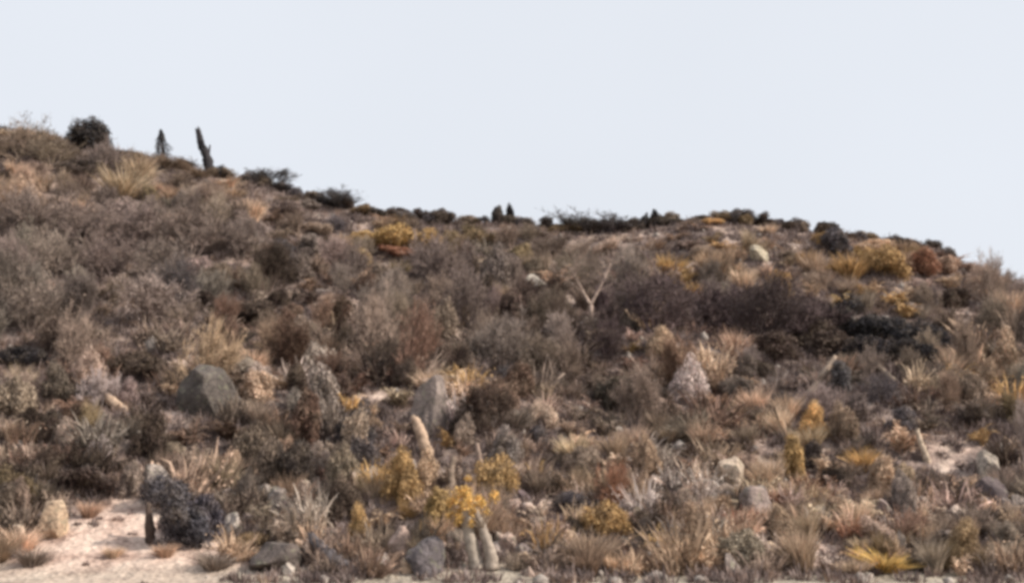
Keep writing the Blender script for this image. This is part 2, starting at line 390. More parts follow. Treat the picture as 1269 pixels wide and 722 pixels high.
def shape_stalks(seed, n=90, flare=.35):
    """ragged clump of tall dead stalks with withered, bent and broken strap leaves, about 1 m tall"""
    rng = np.random.default_rng(seed)
    a = rng.uniform(0, 2 * math.pi, n); r = .34 * np.sqrt(rng.uniform(0, 1, n)); tl = flare * rng.uniform(0., 1., n)
    p = np.stack([np.cos(a) * r, np.sin(a) * r, np.full(n, -.06)], 1)
    d = unit(np.stack([np.cos(a) * tl, np.sin(a) * tl, np.ones(n)], 1) + rng.normal(size=(n, 3)) * .24)
    L = (rng.gamma(5., .13, n).clip(.2, 1.1))[:, None]; side = unit(np.cross(d, rng.normal(size=(n, 3)))); w = rng.uniform(.010, .040, n)[:, None]
    q = [p]; dd = d; kink = rng.integers(1, 8, n)
    for i in range(4):
        dd = dd + np.stack([np.cos(a), np.sin(a), -.3 * np.ones(n)], 1) * rng.uniform(0., .30, n)[:, None] * (i / 2.)
        dd = unit(dd + rng.normal(size=(n, 3)) * .12 + (kink == i)[:, None] * (rng.normal(size=(n, 3)) * 1.1 - [0, 0, .6])); q.append(q[-1] + dd * L / 4)
    prof = [.5, .9, 1., .8, .12]; V = []
    for i in range(5): V += [q[i] - side * w * prof[i], q[i] + side * w * prof[i]]
    V = np.stack(V, 1).reshape(-1, 3)
    F = np.array([[2 * i, 2 * i + 1, 2 * i + 3, 2 * i + 2] for i in range(4)])[None] + (np.arange(n) * 10)[:, None, None]
    V, F = V, F.reshape(-1, 4)
    m = n * 5; j = rng.integers(0, len(V), m)                        # withered leaf scraps among the stalks
    C = V[j] * [1, 1, .85] + rng.normal(size=(m, 3)) * .05; C[:, 2] = np.abs(C[:, 2])
    V, F = join([(V, F), leaves(C, unit(rng.normal(size=(m, 3)) + [0, 0, .4]), rng.uniform(.05, .13, m), .45, rng)])
    me = mesh_poly('stalks', V, F); me.materials.append(M_LEAF); return me

def ico(sub):
    import bmesh
    bm = bmesh.new(); bmesh.ops.create_icosphere(bm, subdivisions=sub, radius=1.)
    V = np.array([v.co[:] for v in bm.verts]); F = np.array([[v.index for v in f.verts] for f in bm.faces]); bm.free()
    return V, F

def shape_boulder(seed, sub=4, cuts=9, pointed=0.):
    """weathered rock: a ball cut by planes and roughened; about 1 m wide and tall, sunk into the ground"""
    rng = np.random.default_rng(seed); V, F = ico(sub)
    for _ in range(cuts):
        n = unit(rng.normal(size=3) + [0, 0, .1]); dd = rng.uniform(.45, .82)
        o = V @ n - dd
        V = V - np.maximum(o, 0)[:, None] * n * .92
    off = rng.uniform(0, 50, 3)
    nz = np.array([mnoise.fractal(Vector(v * 1.7 + off), 1.0, 2.0, 5) for v in V])
    V = V * (1 + .17 * nz)[:, None]
    if pointed:
        f = np.clip((V[:, 2] + .3) / 1.3, 0, 1); V[:, :2] *= (1 - pointed * f)[:, None]
    V = V * [.52, .52, .62]; V[:, 2] += .42 * (.62 / .62)
    me = mesh_poly('boulder', V, F, True); me.materials.append(M_STONE)
    me.set_sharp_from_angle(angle=math.radians(32)) if hasattr(me, 'set_sharp_from_angle') else None
    return me

def curved_tube(name, pts, radii, mat, sides=9, rng=None, cap=True):
    """one closed knobbly tube along a path"""
    pts = np.array(pts, float); rng = rng or np.random.default_rng(1); radii = list(radii)
    if len(pts) >= 4:                                   # more rings, wandering a little, flared at the root
        t = np.linspace(0, len(pts) - 1, 4 * len(pts)); o = np.arange(len(pts)); r0 = np.interp(t, o, radii)
        pts = np.stack([np.interp(t, o, pts[:, c]) for c in range(3)], 1) + rng.normal(size=(len(t), 3)) * (r0 * .07)[:, None]
        radii = list(r0 * (1 + .05 * rng.normal(size=len(t))) * (1 + .12 * np.exp(-t * 3)))
    n = len(pts)
    V = []
    for i in range(n):
        d = unit(pts[min(i + 1, n - 1)] - pts[max(i - 1, 0)]); ref = np.array([1., 0, 0]) if abs(d[2]) > .8 else np.array([0, 0, 1.])
        u = unit(np.cross(d, ref)); v = np.cross(d, u)
        for s in range(sides):
            a = 2 * math.pi * s / sides; r = radii[i] * (1 + rng.uniform(-.13, .13))
            V.append(pts[i] + (u * math.cos(a) + v * math.sin(a)) * r + (d * rng.uniform(-.8, 1.2) * radii[i] if i == n - 1 else 0))
    V.append(pts[-1]); V.append(pts[0])
    F = []
    for i in range(n - 1):
        for s in range(sides):
            a, b = i * sides + s, i * sides + (s + 1) % sides
            F.append((a, b, b + sides, a + sides))
    e = (n - 1) * sides
    F4 = [tuple(f) for f in F]; F3 = [(e + s, e + (s + 1) % sides, n * sides) for s in range(sides)] + [((s + 1) % sides, s, n * sides + 1) for s in range(sides)]
    me = bpy.data.meshes.new(name); me.from_pydata([tuple(v) for v in V], [], F4 + F3); me.update()
    me.polygons.foreach_set('use_smooth', np.ones(len(me.polygons), dtype=bool)); me.materials.append(mat)
    return me

# ------------------------------------------------------------------ colours of the things themselves (linear)
PAL = {
    'mauve-grey':   (.245, .192, .165), 'grey-brown':  (.255, .195, .150), 'dark brown': (.085, .060, .048),
    'reddish-brown': (.205, .132, .096), 'tan':         (.450, .322, .225), 'straw':       (.510, .385, .268),
    'ochre':        (.420, .275, .125), 'golden':      (.620, .420, .160), 'rusty':      (.270, .135, .085),
    'olive':        (.250, .182, .105), 'slate-grey':  (.110, .096, .096), 'ash-grey':   (.330, .272, .228),
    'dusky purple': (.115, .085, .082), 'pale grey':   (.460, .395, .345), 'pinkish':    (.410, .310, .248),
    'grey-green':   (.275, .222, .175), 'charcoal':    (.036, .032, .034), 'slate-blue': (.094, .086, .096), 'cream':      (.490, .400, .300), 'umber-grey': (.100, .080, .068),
}
PAL = {k: (r * 1.0, g * .995, b * 1.02) for k, (r, g, b) in PAL.items()}
def col(name, j=.10, rnd=R):
    f = 1 + rnd.uniform(-j, j) * 1.6
    return tuple(min(.8, c * f * (1 + rnd.uniform(-.03, .03))) for c in PAL[name]) + (1.,)

BARE = [shape_bare_shrub(100 + i, sp, 1., fi, st, dr) for i, (sp, fi, st, dr) in enumerate(
        [(.9, 2600, 10, 900), (1.2, 2400, 11, 1300), (.6, 2200, 9, 700), (1.0, 2800, 12, 1500), (.75, 2400, 9, 500), (1.3, 2600, 12, 1000), (.32, 2400, 10, 1400), (.42, 2600, 12, 1600)])]
LEAFY = [shape_leafy_shrub(200 + i, c, p, l, t, w) for i, (c, p, l, t, w) in enumerate(
        [(20, 300, .10, .9, .62), (26, 270, .09, .8, .7), (18, 300, .11, 1.0, .5), (24, 270, .10, .75, .75), (24, 300, .09, 1.0, .55), (17, 310, .105, 1.1, .6)])]
FERN = [shape_bracken(350 + i, 14 + 3 * i) for i in range(5)]
STALK = [shape_stalks(500 + i, 90 + 14 * i, .2 + .08 * i) for i in range(8)]
TUFT = [shape_tuft(300 + i) for i in range(4)]
ROCK = [shape_boulder(400 + i, 4, 11 + i % 4) for i in range(8)]

REG = []      # every placed thing: dict(obj, px, py, look, noun)
def sink(p, s): return (p[0], p[1], float(ground_z(p[0], p[1])) - s)

def put_parts(name, parts, p, scale, rotz, colour, tilt=(0, 0)):
    e = bpy.data.objects.new(name, None); COL.objects.link(e); e.empty_display_size = .2
    e.location = p; e.scale = scale; e.rotation_euler = (tilt[0], tilt[1], rotz)
    for nm, me, k in parts:
        o = bpy.data.objects.new(nm, me); COL.objects.link(o); o.parent = e
        o.color = (colour[0] * k, colour[1] * k, colour[2] * k, 1)
    return e

def put_mesh(name, me, p, scale, rot, colour):
    o = bpy.data.objects.new(name, me); COL.objects.link(o)
    o.location = p; o.scale = scale; o.rotation_euler = rot; o.color = colour
    return o

def tag(o, label, cat, group=None):
    o['label'] = label; o['category'] = cat
    if group: o['group'] = group

NOUN = {'bare_shrub': ('leafless shrub', 'shrub', 'leafless shrubs over the hillside'),
        'leafy_shrub': ('bushy shrub', 'shrub', 'bushy shrubs over the hillside'),
        'grass_tussock': ('grass tussock', 'grass tussock', 'grass tussocks over the hillside'),
        'dead_stalk_clump': ('stalk clump', 'stalks', 'clumps of tall dead stalks over the hillside'),
        'bracken_clump': ('bracken clump', 'bracken', 'dead bracken clumps over the hillside'),
        'boulder': ('boulder', 'boulder', 'boulders over the hillside')}

def put_kind(kind, p, w, h, colour, rnd=R, variant=None, tilt=None):
    """w, h in metres"""
    rz = rnd.uniform(0, 6.28); tl = tilt or (rnd.uniform(-.18, .18), rnd.gauss(-.12, .2))
    if kind == 'bare_shrub':
        P = BARE[rnd.randrange(len(BARE)) if variant is None else variant]; return put_parts(kind, P, sink(p, .05), (w / 1.7, w / 1.7, h / 1.15), rz, colour, tl)
    if kind == 'leafy_shrub':
        P = LEAFY[rnd.randrange(len(LEAFY)) if variant is None else variant]; return put_parts(kind, P, sink(p, .05), (w / 1.75, w / 1.75, h / 1.1), rz, colour, tl)
    if kind == 'grass_tussock':
        o = put_mesh(kind, TUFT[rnd.randrange(4)], sink(p, .02), (w / .9, w / .9, h / .62), (tl[0], tl[1], rz), colour); return o
    if kind == 'dead_stalk_clump':
        return put_mesh(kind, STALK[rnd.randrange(8)], sink(p, .03), (w / .85, w / .85, h / .95), (tl[0], tl[1], rz), colour)
    if kind == 'bracken_clump':
        return put_mesh(kind, FERN[rnd.randrange(5)], sink(p, .03), (w / 1.25, w / 1.25, h / .85), (tl[0], tl[1], rz), colour)
    if kind == 'boulder':
        P = ROCK[rnd.randrange(8) if variant is None else variant]
        return put_mesh(kind, P, sink(p, h * .22), (w, w * rnd.uniform(.7, 1.), h * 1.1), (tl[0] * 2, tl[1] * 2, rz), colour)

# ------------------------------------------------------------------ things one can pick out in the photograph
LM = []       # (ref phrase, px, py) used to describe the rest
BOX = []      # landmark extents in the photograph, so that later plants do not stand in front of them
TAKEN = []    # (x, y, radius) in metres
def at(px, py): return hit(px, py)
def mpp(p): return project(p)[2] / FPX            # metres per photo pixel there

def mark(o, px, pyc, label, cat, ref=None, group=None, r=None, p=None):
    tag(o, label, cat, group)
    if ref: LM.append((ref, px, pyc))
    if p is not None and r: TAKEN.append((p[0], p[1], r))

def land(kind, px, pyb, wpx, hpx, colour, label, ref=None, variant=None, tilt=None, crest=False, cat=None):
    if crest:
        d = pix_ray(px, pyb); p = np.array([d[0] * YC / d[1], YC - .3, 0]); p[2] = float(ground_z(p[0], p[1]))
    else: p = at(px, pyb)
    k = mpp(p); w, h = wpx * k, hpx * k; BOX.append((px - wpx * .42, px + wpx * .42, pyb - hpx, pyb - hpx * .3, p[1]))
    o = put_kind(kind, p, w, h, col(colour, .04), variant=variant, tilt=tilt)
    mark(o, px, pyb - hpx / 2, label, cat or NOUN[kind][1], ref, NOUN[kind][2], w * .38, p)
    return o

# --- skyline
land('leafy_shrub', 112, 204, 62, 50, 'charcoal', 'dark rounded evergreen shrub standing on the skyline at the far left', 'the dark round shrub on the skyline', 0, (0, 0), True)

def conifer(px, top, base, wpx, lean, label, ref):
    d = pix_ray(px, base); p = np.array([d[0] * YC / d[1], YC - .2, 0]); p[2] = float(ground_z(p[0], p[1]))
    k = mpp(p); h = (base - top) * k; w = wpx * k; rng = np.random.default_rng(int(px))
    e = bpy.data.objects.new('conifer', None); COL.objects.link(e); e.location = (p[0], p[1], p[2] - .1)
    pts = [np.array([lean * h * t, 0, h * t]) for t in np.linspace(0, .97, 6)]
    tr = bpy.data.objects.new('trunk', curved_tube('trunk', pts, [.10, .085, .07, .05, .03, .012], M_BARK, 7)); tr.parent = e; tr.color = col('dark brown'); COL.objects.link(tr)
    C, N = [], []
    n = 2600
    t = rng.uniform(.12, 1., n) ** .9; a = rng.uniform(0, 6.283, n)
    tier = .45 + .75 * np.array([mnoise.noise(Vector((math.cos(q) * 1.3, math.sin(q) * 1.3, u * 5 + px))) + .5 for q, u in zip(a, t)])
    r = w * .5 * np.clip((1.02 - t) * 1.9, 0, 1) ** .75 * tier * np.sqrt(rng.uniform(.25, 1, n))
    C = np.stack([lean * h * t + np.cos(a) * r, np.sin(a) * r, h * t - r * .15], 1)
    N = unit(np.stack([np.cos(a), np.sin(a), np.full(n, .6)], 1) + rng.normal(size=(n, 3)) * .4)
    V, F = leaves(C, N, rng.uniform(.08, .16, n), .45, rng)
    me = mesh_poly('crown', V, F); me.materials.append(M_LEAF)
    c = bpy.data.objects.new('crown', me); c.parent = e; c.color = PAL['charcoal'] + (1,); COL.objects.link(c)
    mark(e, px, (top + base) / 2, label, 'tree', ref, None, .5, p)

conifer(203, 166, 212, 23, -.12, 'dark pointed conifer on the left skyline, just left of the leaning snag', 'the pointed conifer on the skyline')

def snag(px, base, path_px, radii_px, colour, name, label, cat, ref, crest=False, stubs=3, seed=3, depth=0.):
    """dead stem, stump or log along a path given as photo pixel offsets from its base"""
    if crest:
        d = pix_ray(px, base); p = np.array([d[0] * YC / d[1], YC - .2, 0]); p[2] = float(ground_z(p[0], p[1]))
    else: p = at(px, base)
    k = mpp(p); rng = np.random.default_rng(seed); xs = [q[0] for q in path_px]; BOX.append((px + min(xs) - 5, px + max(xs) + 5, base - path_px[-1][1], base - path_px[-1][1] * .2, p[1]))
    e = bpy.data.objects.new(name, None); COL.objects.link(e); e.location = (p[0], p[1], p[2] - .08)
    n = len(path_px); pts = [np.array([dx * k, depth * i / max(1, n - 1), dy * k]) for i, (dx, dy) in enumerate(path_px)]
    o = bpy.data.objects.new('trunk', curved_tube('trunk', pts, [r * k for r in radii_px], M_BARK, 10, rng)); o.parent = e; o.color = col(colour, .04); COL.objects.link(o)
    for s in range(stubs):
        i = rng.integers(1, n - 1) if n > 2 else 0
        d = unit(rng.normal(size=3) * [.8, .7, .3] + [0, 0, .8]); L = radii_px[i] * k * rng.uniform(1.6, 3.2)
        q = [pts[i], pts[i] + d * L * .5, pts[i] + d * L + rng.normal(size=3) * L * .12]
        b = bpy.data.objects.new('branch_stub', curved_tube('branch_stub', q, [radii_px[i] * k * .38, radii_px[i] * k * .28, radii_px[i] * k * .15], M_BARK, 6, rng))
        b.parent = e; b.color = col(colour, .06); COL.objects.link(b)
    mark(e, px, base - path_px[-1][1] / 2, label, cat, ref, None, .4, p)
    return e

snag(263, 222, [(0, 0), (-5, 16), (-9, 30), (-16, 46), (-20, 62)], [7.5, 6.5, 5.5, 4.2, 3], 'charcoal', 'dead_tree',
     'dark leaning dead trunk, the tallest spike on the left skyline', 'tree', 'the leaning dead trunk on the skyline', True, 4)
land('leafy_shrub', 272, 224, 30, 22, 'charcoal', 'small dark bush at the foot of the leaning dead trunk', None, 1, None, True)
land('leafy_shrub', 548, 290, 40, 28, 'slate-grey', 'dark grey bush breaking the skyline right of the golden shrub', 'the dark bush on the middle skyline', 0, None, True)
land('leafy_shrub', 613, 294, 22, 30, 'charcoal', 'small dark upright bush on the middle skyline, left one of a close pair', 'the pair of small upright bushes', 2, None, True)
land('leafy_shrub', 632, 294, 17, 30, 'charcoal', 'small dark upright bush on the middle skyline, right one of a close pair', None, 4, None, True)
land('leafy_shrub', 796, 294, 16, 25, 'charcoal', 'tiny dark upright skyline bush, left of the tiny pair right of middle', 'the tiny pair of skyline bushes', 5, None, True)
land('leafy_shrub', 812, 294, 14, 25, 'charcoal', 'tiny dark upright skyline bush, right of the tiny pair right of middle', None, 2, None, True)
land('bare_shrub', 718, 299, 64, 18, 'slate-grey', 'low broad slate-grey shrub on the dip of the skyline', 'the low slate shrub in the skyline dip', 1, None, True)
land('bare_shrub', 757, 298, 60, 17, 'slate-grey', 'low slate-grey shrub on the skyline just left of the tiny pair of bushes', None, 3, None, True)
land('leafy_shrub', 920, 292, 50, 27, 'slate-grey', 'dark grey mounded bush on the right part of the skyline', 'the grey bush on the right skyline', 3, None, True)
land('leafy_shrub', 985, 296, 40, 22, 'slate-grey', 'low dark bush on the skyline right of the grey mounded bush', None, 1, None, True)
land('leafy_shrub', 1035, 318, 56, 40, 'slate-grey', 'slate-grey bush below the right skyline, left of the golden-orange shrub', 'the slate bush at upper right', 2)
land('leafy_shrub', 1110, 300, 60, 16, 'dark brown', 'low dark brown bush on the sloping right skyline', None, 3, None, True)
land('bare_shrub', 420, 274, 60, 17, 'slate-grey', 'grey leafless shrub where the left skyline levels out', 'the grey shrub on the levelling skyline', 0, None, True)
land('bare_shrub', 330, 248, 64, 18, 'slate-grey', 'grey leafless shrub on the descending left skyline', 'the grey shrub on the descending skyline', 4, None, True)
# --- upper slope
land('bare_shrub', 62, 206, 70, 36, 'grey-brown', 'grey-brown leafless shrub below left of the dark round skyline shrub', None, 1)
land('leafy_shrub', 96, 214, 56, 26, 'umber-grey', 'low dark shrub just below the dark round skyline shrub', None, 3)
land('bare_shrub', 130, 214, 56, 32, 'mauve-grey', 'mauve-grey leafless shrub below right of the dark round skyline shrub', None, 3)
land('bare_shrub', 20, 196, 70, 36, 'grey-brown', 'grey-brown leafless shrub on the skyline at the left edge', None, 5)
land('leafy_shrub', 490, 310, 84, 40, 'ochre', 'golden ochre shrub just below the middle-left skyline', 'the golden shrub under the skyline', 1)
land('leafy_shrub', 452, 304, 44, 30, 'ochre', 'smaller ochre shrub just left of the golden ochre shrub', None, 3)
land('leafy_shrub', 530, 308, 50, 32, 'ochre', 'smaller ochre shrub just right of the golden ochre shrub', None, 0)
land('leafy_shrub', 495, 318, 60, 20, 'rusty', 'low dark rusty shrub tucked under the golden shrub near the skyline', None, 3)
land('leafy_shrub', 190, 258, 30, 36, 'olive', 'yellow-green shrub below the pointed conifer on the left', 'the yellow-green shrub at upper left', 2)
land('grass_tussock', 150, 250, 60, 48, 'straw', 'tall pale straw tussock left of the yellow-green shrub', 'the pale straw tussock at upper left')
land('grass_tussock', 172, 225, 40, 34, 'straw', 'pale straw tussock just under the pointed conifer', None)
land('leafy_shrub', 1095, 342, 66, 48, 'ochre', 'golden-orange shrub under the right skyline', 'the golden-orange shrub on the right', 0)
land('leafy_shrub', 1148, 345, 54, 42, 'rusty', 'rusty red shrub right of the golden-orange shrub', 'the rusty red shrub on the right', 4)
land('boulder', 945, 322, 20, 26, 'cream', 'small cream boulder below the right skyline', 'the small cream boulder', 5)
land('boulder', 662, 356, 36, 22, 'ash-grey', 'pale slanted boulder left of the forked bare tree', 'the pale slanted boulder', 3)

# --- bare forked tree
def forked_tree(px, base, hpx):
    p = at(px, base); k = mpp(p); h = hpx * k; rng = np.random.default_rng(77)
    e = bpy.data.objects.new('bare_tree', None); COL.objects.link(e); e.location = (p[0], p[1], p[2] - .1)
    def add(nm, me, c, par=None):
        o = bpy.data.objects.new(nm, me); o.parent = par or e; o.color = c; COL.objects.link(o); return o
    tc = col('pinkish', .03)
    add('trunk', curved_tube('trunk', [(0, 0, 0), (.02, 0, .3 * h), (0, .02, .38 * h)], [.17, .14, .13], M_BARK, 9, rng), tc)
    allseg, tips = [], []
    for sx, top in ((-1, .95), (1, 1.0)):
        pts = [np.array([0, 0, .33 * h]), np.array([sx * .12 * h, .02, .55 * h]), np.array([sx * .24 * h, -.05, .78 * h]), np.array([sx * .33 * h, .05, top * h])]
        l = add('limb', curved_tube('limb', pts, [.11, .085, .06, .025], M_BARK, 8, rng), tc)
        S = []
        for i in range(14):
            t = rng.uniform(.8, 2.98); a = pts[int(t)] * (1 - t % 1) + pts[int(t) + 1] * (t % 1)
            d = unit(rng.normal(size=3) * .7 + [sx * .2, 0, .8]); L = h * rng.uniform(.15, .3)
            b = a + d * L; S.append((a, b, .028, .014)); tips.append((b, d))
            for _ in range(4):
                d2 = unit(d + rng.normal(size=3) * .6); u0 = a + (b - a) * rng.uniform(.4, 1); S.append((u0, u0 + d2 * L * .6, .012, .005)); tips.append((u0 + d2 * L * .6, d2))
        add('branches', seg_mesh('branches', S, M_BARK), tc, l); allseg += S
    V, F = fine_twigs(rng, tips, [allseg], 700, .5, .007)
    me = mesh_poly('twigs', V, F); me.materials.append(M_TWIG); add('twigs', me, col('mauve-grey'))
    mark(e, px, base - hpx / 2, 'bare forked tree with two pale pinkish limbs in a V, mid slope', 'tree', 'the forked bare tree', None, .8, p)
forked_tree(732, 402, 80); BOX.append((708, 758, 325, 388, 80.))

# --- dusky thicket in the hollow and the mauve thicket on the left
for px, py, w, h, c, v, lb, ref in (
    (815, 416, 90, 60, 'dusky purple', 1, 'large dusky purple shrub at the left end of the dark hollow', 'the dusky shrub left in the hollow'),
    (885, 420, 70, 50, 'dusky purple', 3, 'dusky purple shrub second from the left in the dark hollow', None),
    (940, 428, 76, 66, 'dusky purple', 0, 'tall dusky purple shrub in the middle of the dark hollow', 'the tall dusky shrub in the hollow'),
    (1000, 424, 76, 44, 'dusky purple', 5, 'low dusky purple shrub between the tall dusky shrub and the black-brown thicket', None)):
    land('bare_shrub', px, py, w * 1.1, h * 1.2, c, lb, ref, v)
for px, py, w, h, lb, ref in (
    (1050, 424, 70, 44, 'shade-black bush at the left of the darkest patch on the right slope', 'the darkest bushes'),
    (1095, 430, 70, 42, 'shade-black bush in the middle of the darkest patch on the right slope', None),
    (1148, 436, 66, 38, 'shade-black bush at the right end of the darkest patch on the right slope', None),
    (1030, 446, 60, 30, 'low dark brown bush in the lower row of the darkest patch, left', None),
    (1078, 450, 66, 32, 'low shade-black bush in the lower row of the darkest patch, middle', None),
    (1128, 452, 60, 30, 'low shade-black bush in the lower row of the darkest patch, right', None),
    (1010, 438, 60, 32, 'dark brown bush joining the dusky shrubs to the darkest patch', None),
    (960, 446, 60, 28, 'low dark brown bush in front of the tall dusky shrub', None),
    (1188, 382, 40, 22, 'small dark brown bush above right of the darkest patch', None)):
    land('leafy_shrub', px, py, w * 1.45, h * 1.35, 'charcoal' if 1040 < px < 1160 else 'dark brown', lb, ref, None)  # dark leaf colours stand in for the shade in the hollow
for i, (px, py, w, h, lb) in enumerate((
    (35, 305, 80, 56, 'mauve-grey leafless shrub at the left edge of the smooth mauve thicket'), (100, 308, 84, 56, 'broad mauve-grey leafless shrub, second from the left edge in the mauve thicket'),
    (168, 314, 84, 54, 'broad mauve-grey leafless shrub in the middle of the mauve thicket'), (236, 318, 84, 52, 'mauve-grey leafless shrub toward the right of the mauve thicket'),
    (296, 322, 64, 46, 'mauve-grey leafless shrub at the right end of the mauve thicket'), (66, 346, 84, 52, 'mauve-grey leafless shrub in the lower row of the mauve thicket, left'),
    (138, 350, 80, 46, 'mauve-grey leafless shrub in the lower row of the mauve thicket, middle'), (38, 412, 90, 56, 'broad ash-mauve leafless shrub below the mauve thicket at the left edge'),
    (205, 352, 80, 44, 'mauve-grey leafless shrub in the lower row of the mauve thicket, right'))):
    land('bare_shrub', px, py, w, h, 'mauve-grey', lb, 'the mauve thicket' if i == 2 else None, i % 6)
land('leafy_shrub', 28, 450, 74, 34, 'charcoal', 'low blackish bush at the left edge below the mauve thicket', 'the blackish bush at the left edge', 3)
land('leafy_shrub', 172, 462, 84, 36, 'dark brown', 'low dark brown bush left above the large round boulder', 'the low dark bush above the boulder', 1)
land('leafy_shrub', 315, 402, 84, 40, 'dark brown', 'dark brown bush in the hollow on the upper left slope', None, 0)
land('bare_shrub', 180, 398, 90, 50, 'ash-grey', 'pale ash-grey leafless shrub below the mauve thicket', 'the ash-grey shrub on the left slope', 3)
land('bare_shrub', 620, 462, 80, 56, 'mauve-grey', 'rounded mauve-grey leafless shrub above right of the standing grey rock', 'the rounded mauve shrub mid slope', 0)
land('bare_shrub', 545, 350, 70, 52, 'mauve-grey', 'mauve-grey leafless shrub below the dark skyline bush', None, 1)
# --- rocks and wood on the mid slope
land('boulder', 255, 508, 80, 70, 'umber-grey', 'large rounded grey-brown boulder on the left slope', 'the large round boulder', 5, (.05, .05))
def spire(px, pyb, wpx, hpx, colour, label, ref, v=0, tilt=0., name='boulder'):
    p = at(px, pyb); k = mpp(p); BOX.append((px - wpx * .42, px + wpx * .42, pyb - hpx, pyb - hpx * .25, p[1]))
    o = put_mesh(name, ROCK[v], sink(p, hpx * k * .14), (wpx * k * 1.05, wpx * k * .85, hpx * k * 1.1), (.06, tilt, v * 1.3), col(colour, .03))
    mark(o, px, pyb - hpx / 2, label, 'boulder', ref, 'boulders over the hillside', wpx * k * .4, p)
spire(530, 540, 56, 88, 'mauve-grey', 'tall smooth grey standing rock in the middle of the slope', 'the standing grey rock', 3, -.1)
snag(532, 566, [(0, 0), (-6, 18), (-13, 38), (-19, 52)], [7.5, 7.5, 6.5, 4.5], 'tan', 'tree_stump', 'pale cream leaning stump at the foot of the standing grey rock', 'stump', 'the cream leaning stump', stubs=0, seed=5)
snag(1110, 476, [(0, 3), (-9, 14), (-18, 26), (-28, 38)], [4.5, 5, 4, 2.5], 'grey-brown', 'fallen_log', 'grey dead branch lying aslant below the darkest bushes', 'log', 'the slanting grey branch', stubs=2, seed=6, depth=.8)
snag(1002, 492, [(0, 3), (14, 20), (28, 38), (42, 56)], [5, 5.5, 4, 2.5], 'grey-brown', 'fallen_log', 'brownish dead branch slanting up to the right below the hollow', 'log', 'the slanting brownish branch', stubs=2, seed=7, depth=1.)
snag(158, 512, [(0, 3), (-12, 10), (-26, 20), (-36, 34)], [5, 6, 5.5, 3.5], 'tan', 'fallen_log', 'pale pinkish dead limb lying left of the large round boulder', 'log', 'the lying pinkish limb', stubs=1, seed=8, depth=.5)
snag(1150, 572, [(0, 0), (-3, 12), (-8, 26), (-11, 40)], [4.2, 4, 3.6, 2.6], 'cream', 'dead_tree', 'thin cream dead stem standing on the right slope', 'tree', 'the thin cream stem', stubs=1, seed=9)
land('boulder', 908, 606, 46, 48, 'cream', 'pale cream boulder on the lower right slope', 'the pale cream boulder', 1)
land('boulder', 934, 642, 58, 52, 'mauve-grey', 'mauve-grey boulder just below the pale cream boulder', None, 4)
land('leafy_shrub', 988, 596, 40, 64, 'ochre', 'upright ochre shrub right of the pale cream boulder', 'the upright ochre shrub', 2)
land('boulder', 1240, 630, 44, 64, 'dusky purple', 'dark purplish upright boulder near the right edge', 'the dark purplish boulder', 6)
land('boulder', 1224, 590, 32, 46, 'ash-grey', 'pale grey boulder above left of the dark purplish boulder', None, 7)
land('leafy_shrub', 1085, 616, 52, 58, 'tan', 'tan upright shrub below left of the thin cream stem', 'the tan upright shrub', 2)
land('leafy_shrub', 705, 636, 52, 44, 'slate-grey', 'dark slate shrub right of the yellow two-stemmed tree', 'the dark slate shrub', 3)
land('leafy_shrub', 752, 668, 74, 58, 'ochre', 'orange-ochre shrub below right of the dark slate shrub', 'the orange-ochre shrub', 0)
land('bare_shrub', 760, 640, 50, 52, 'rusty', 'rusty twiggy shrub behind the orange-ochre shrub', None, 2)
# --- foot of the slope
def yellow_tree(px, base):
    p = at(px, base); k = mpp(p); rng = np.random.default_rng(31)
    e = bpy.data.objects.new('yellow_tree', None); COL.objects.link(e); e.location = (p[0], p[1], p[2] - .05)
    def add(nm, me, c, par=None):
        o = bpy.data.objects.new(nm, me); o.parent = par or e; o.color = c; COL.objects.link(o); return o
    t1 = [np.array(q) * k for q in ((0, 0, 0), (-7, 0, 26), (-14, 0, 52), (-18, 0, 78))]
    t2 = [np.array(q) * k for q in ((17, -3, 0), (14, -4, 24), (6, -2, 48), (-4, 0, 74))]
    add('trunk', curved_tube('trunk', t1, [9 * k, 8.5 * k, 7 * k, 4 * k], M_BARK, 10, rng), col('ash-grey', .03))
    add('trunk', curved_tube('trunk', t2, [8 * k, 7.5 * k, 6 * k, 3 * k], M_BARK, 10, rng), col('ash-grey', .03))
    C, N, S, ST = [], [], [], []
    for c in range(46):
        cc = np.array([rng.normal() * 15 - 14, rng.normal() * 13, 80 + rng.normal() * 12]) * k
        n = 80; d = unit(rng.normal(size=(n, 3)) + [0, 0, .2]); C.append(cc + d * rng.uniform(.2, 1., n)[:, None] * rng.uniform(5, 9) * k)
        N.append(unit(d + rng.normal(size=(n, 3)) * .5)); S.append(rng.uniform(.05, .11, n))
        b0 = (t1 if c % 2 else t2)[2 + c % 2] ; ST += [(b0, (b0 + cc) / 2 + rng.normal(size=3) * .05, .025, .016), ((b0 + cc) / 2, cc, .016, .006)]
    add('branches', seg_mesh('branches', ST, M_BARK), col('grey-brown', .03))
    V, F = leaves(np.concatenate(C), np.concatenate(N), np.concatenate(S), .6, rng)
    me = mesh_poly('crown', V, F); me.materials.append(M_LEAF); add('crown', me, (.68, .43, .14, 1))
    mark(e, px, base - 50, 'small yellow-leaved tree with two thick pale trunks at the slope foot', 'tree', 'the yellow two-stemmed tree', None, 1.1, p)
yellow_tree(593, 704); BOX.append((552, 622, 600, 698, 47.))
land('leafy_shrub', 545, 655, 50, 56, 'ochre', 'ochre bush just left of the yellow crown', None, 2)
snag(556, 612, [(0, 0), (3, 14), (2, 30), (6, 46)], [5.5, 5, 4.5, 3], 'grey-brown', 'tree_stump', 'brown upright stump in the golden patch above the yellow crown', 'stump', None, stubs=2, seed=21)
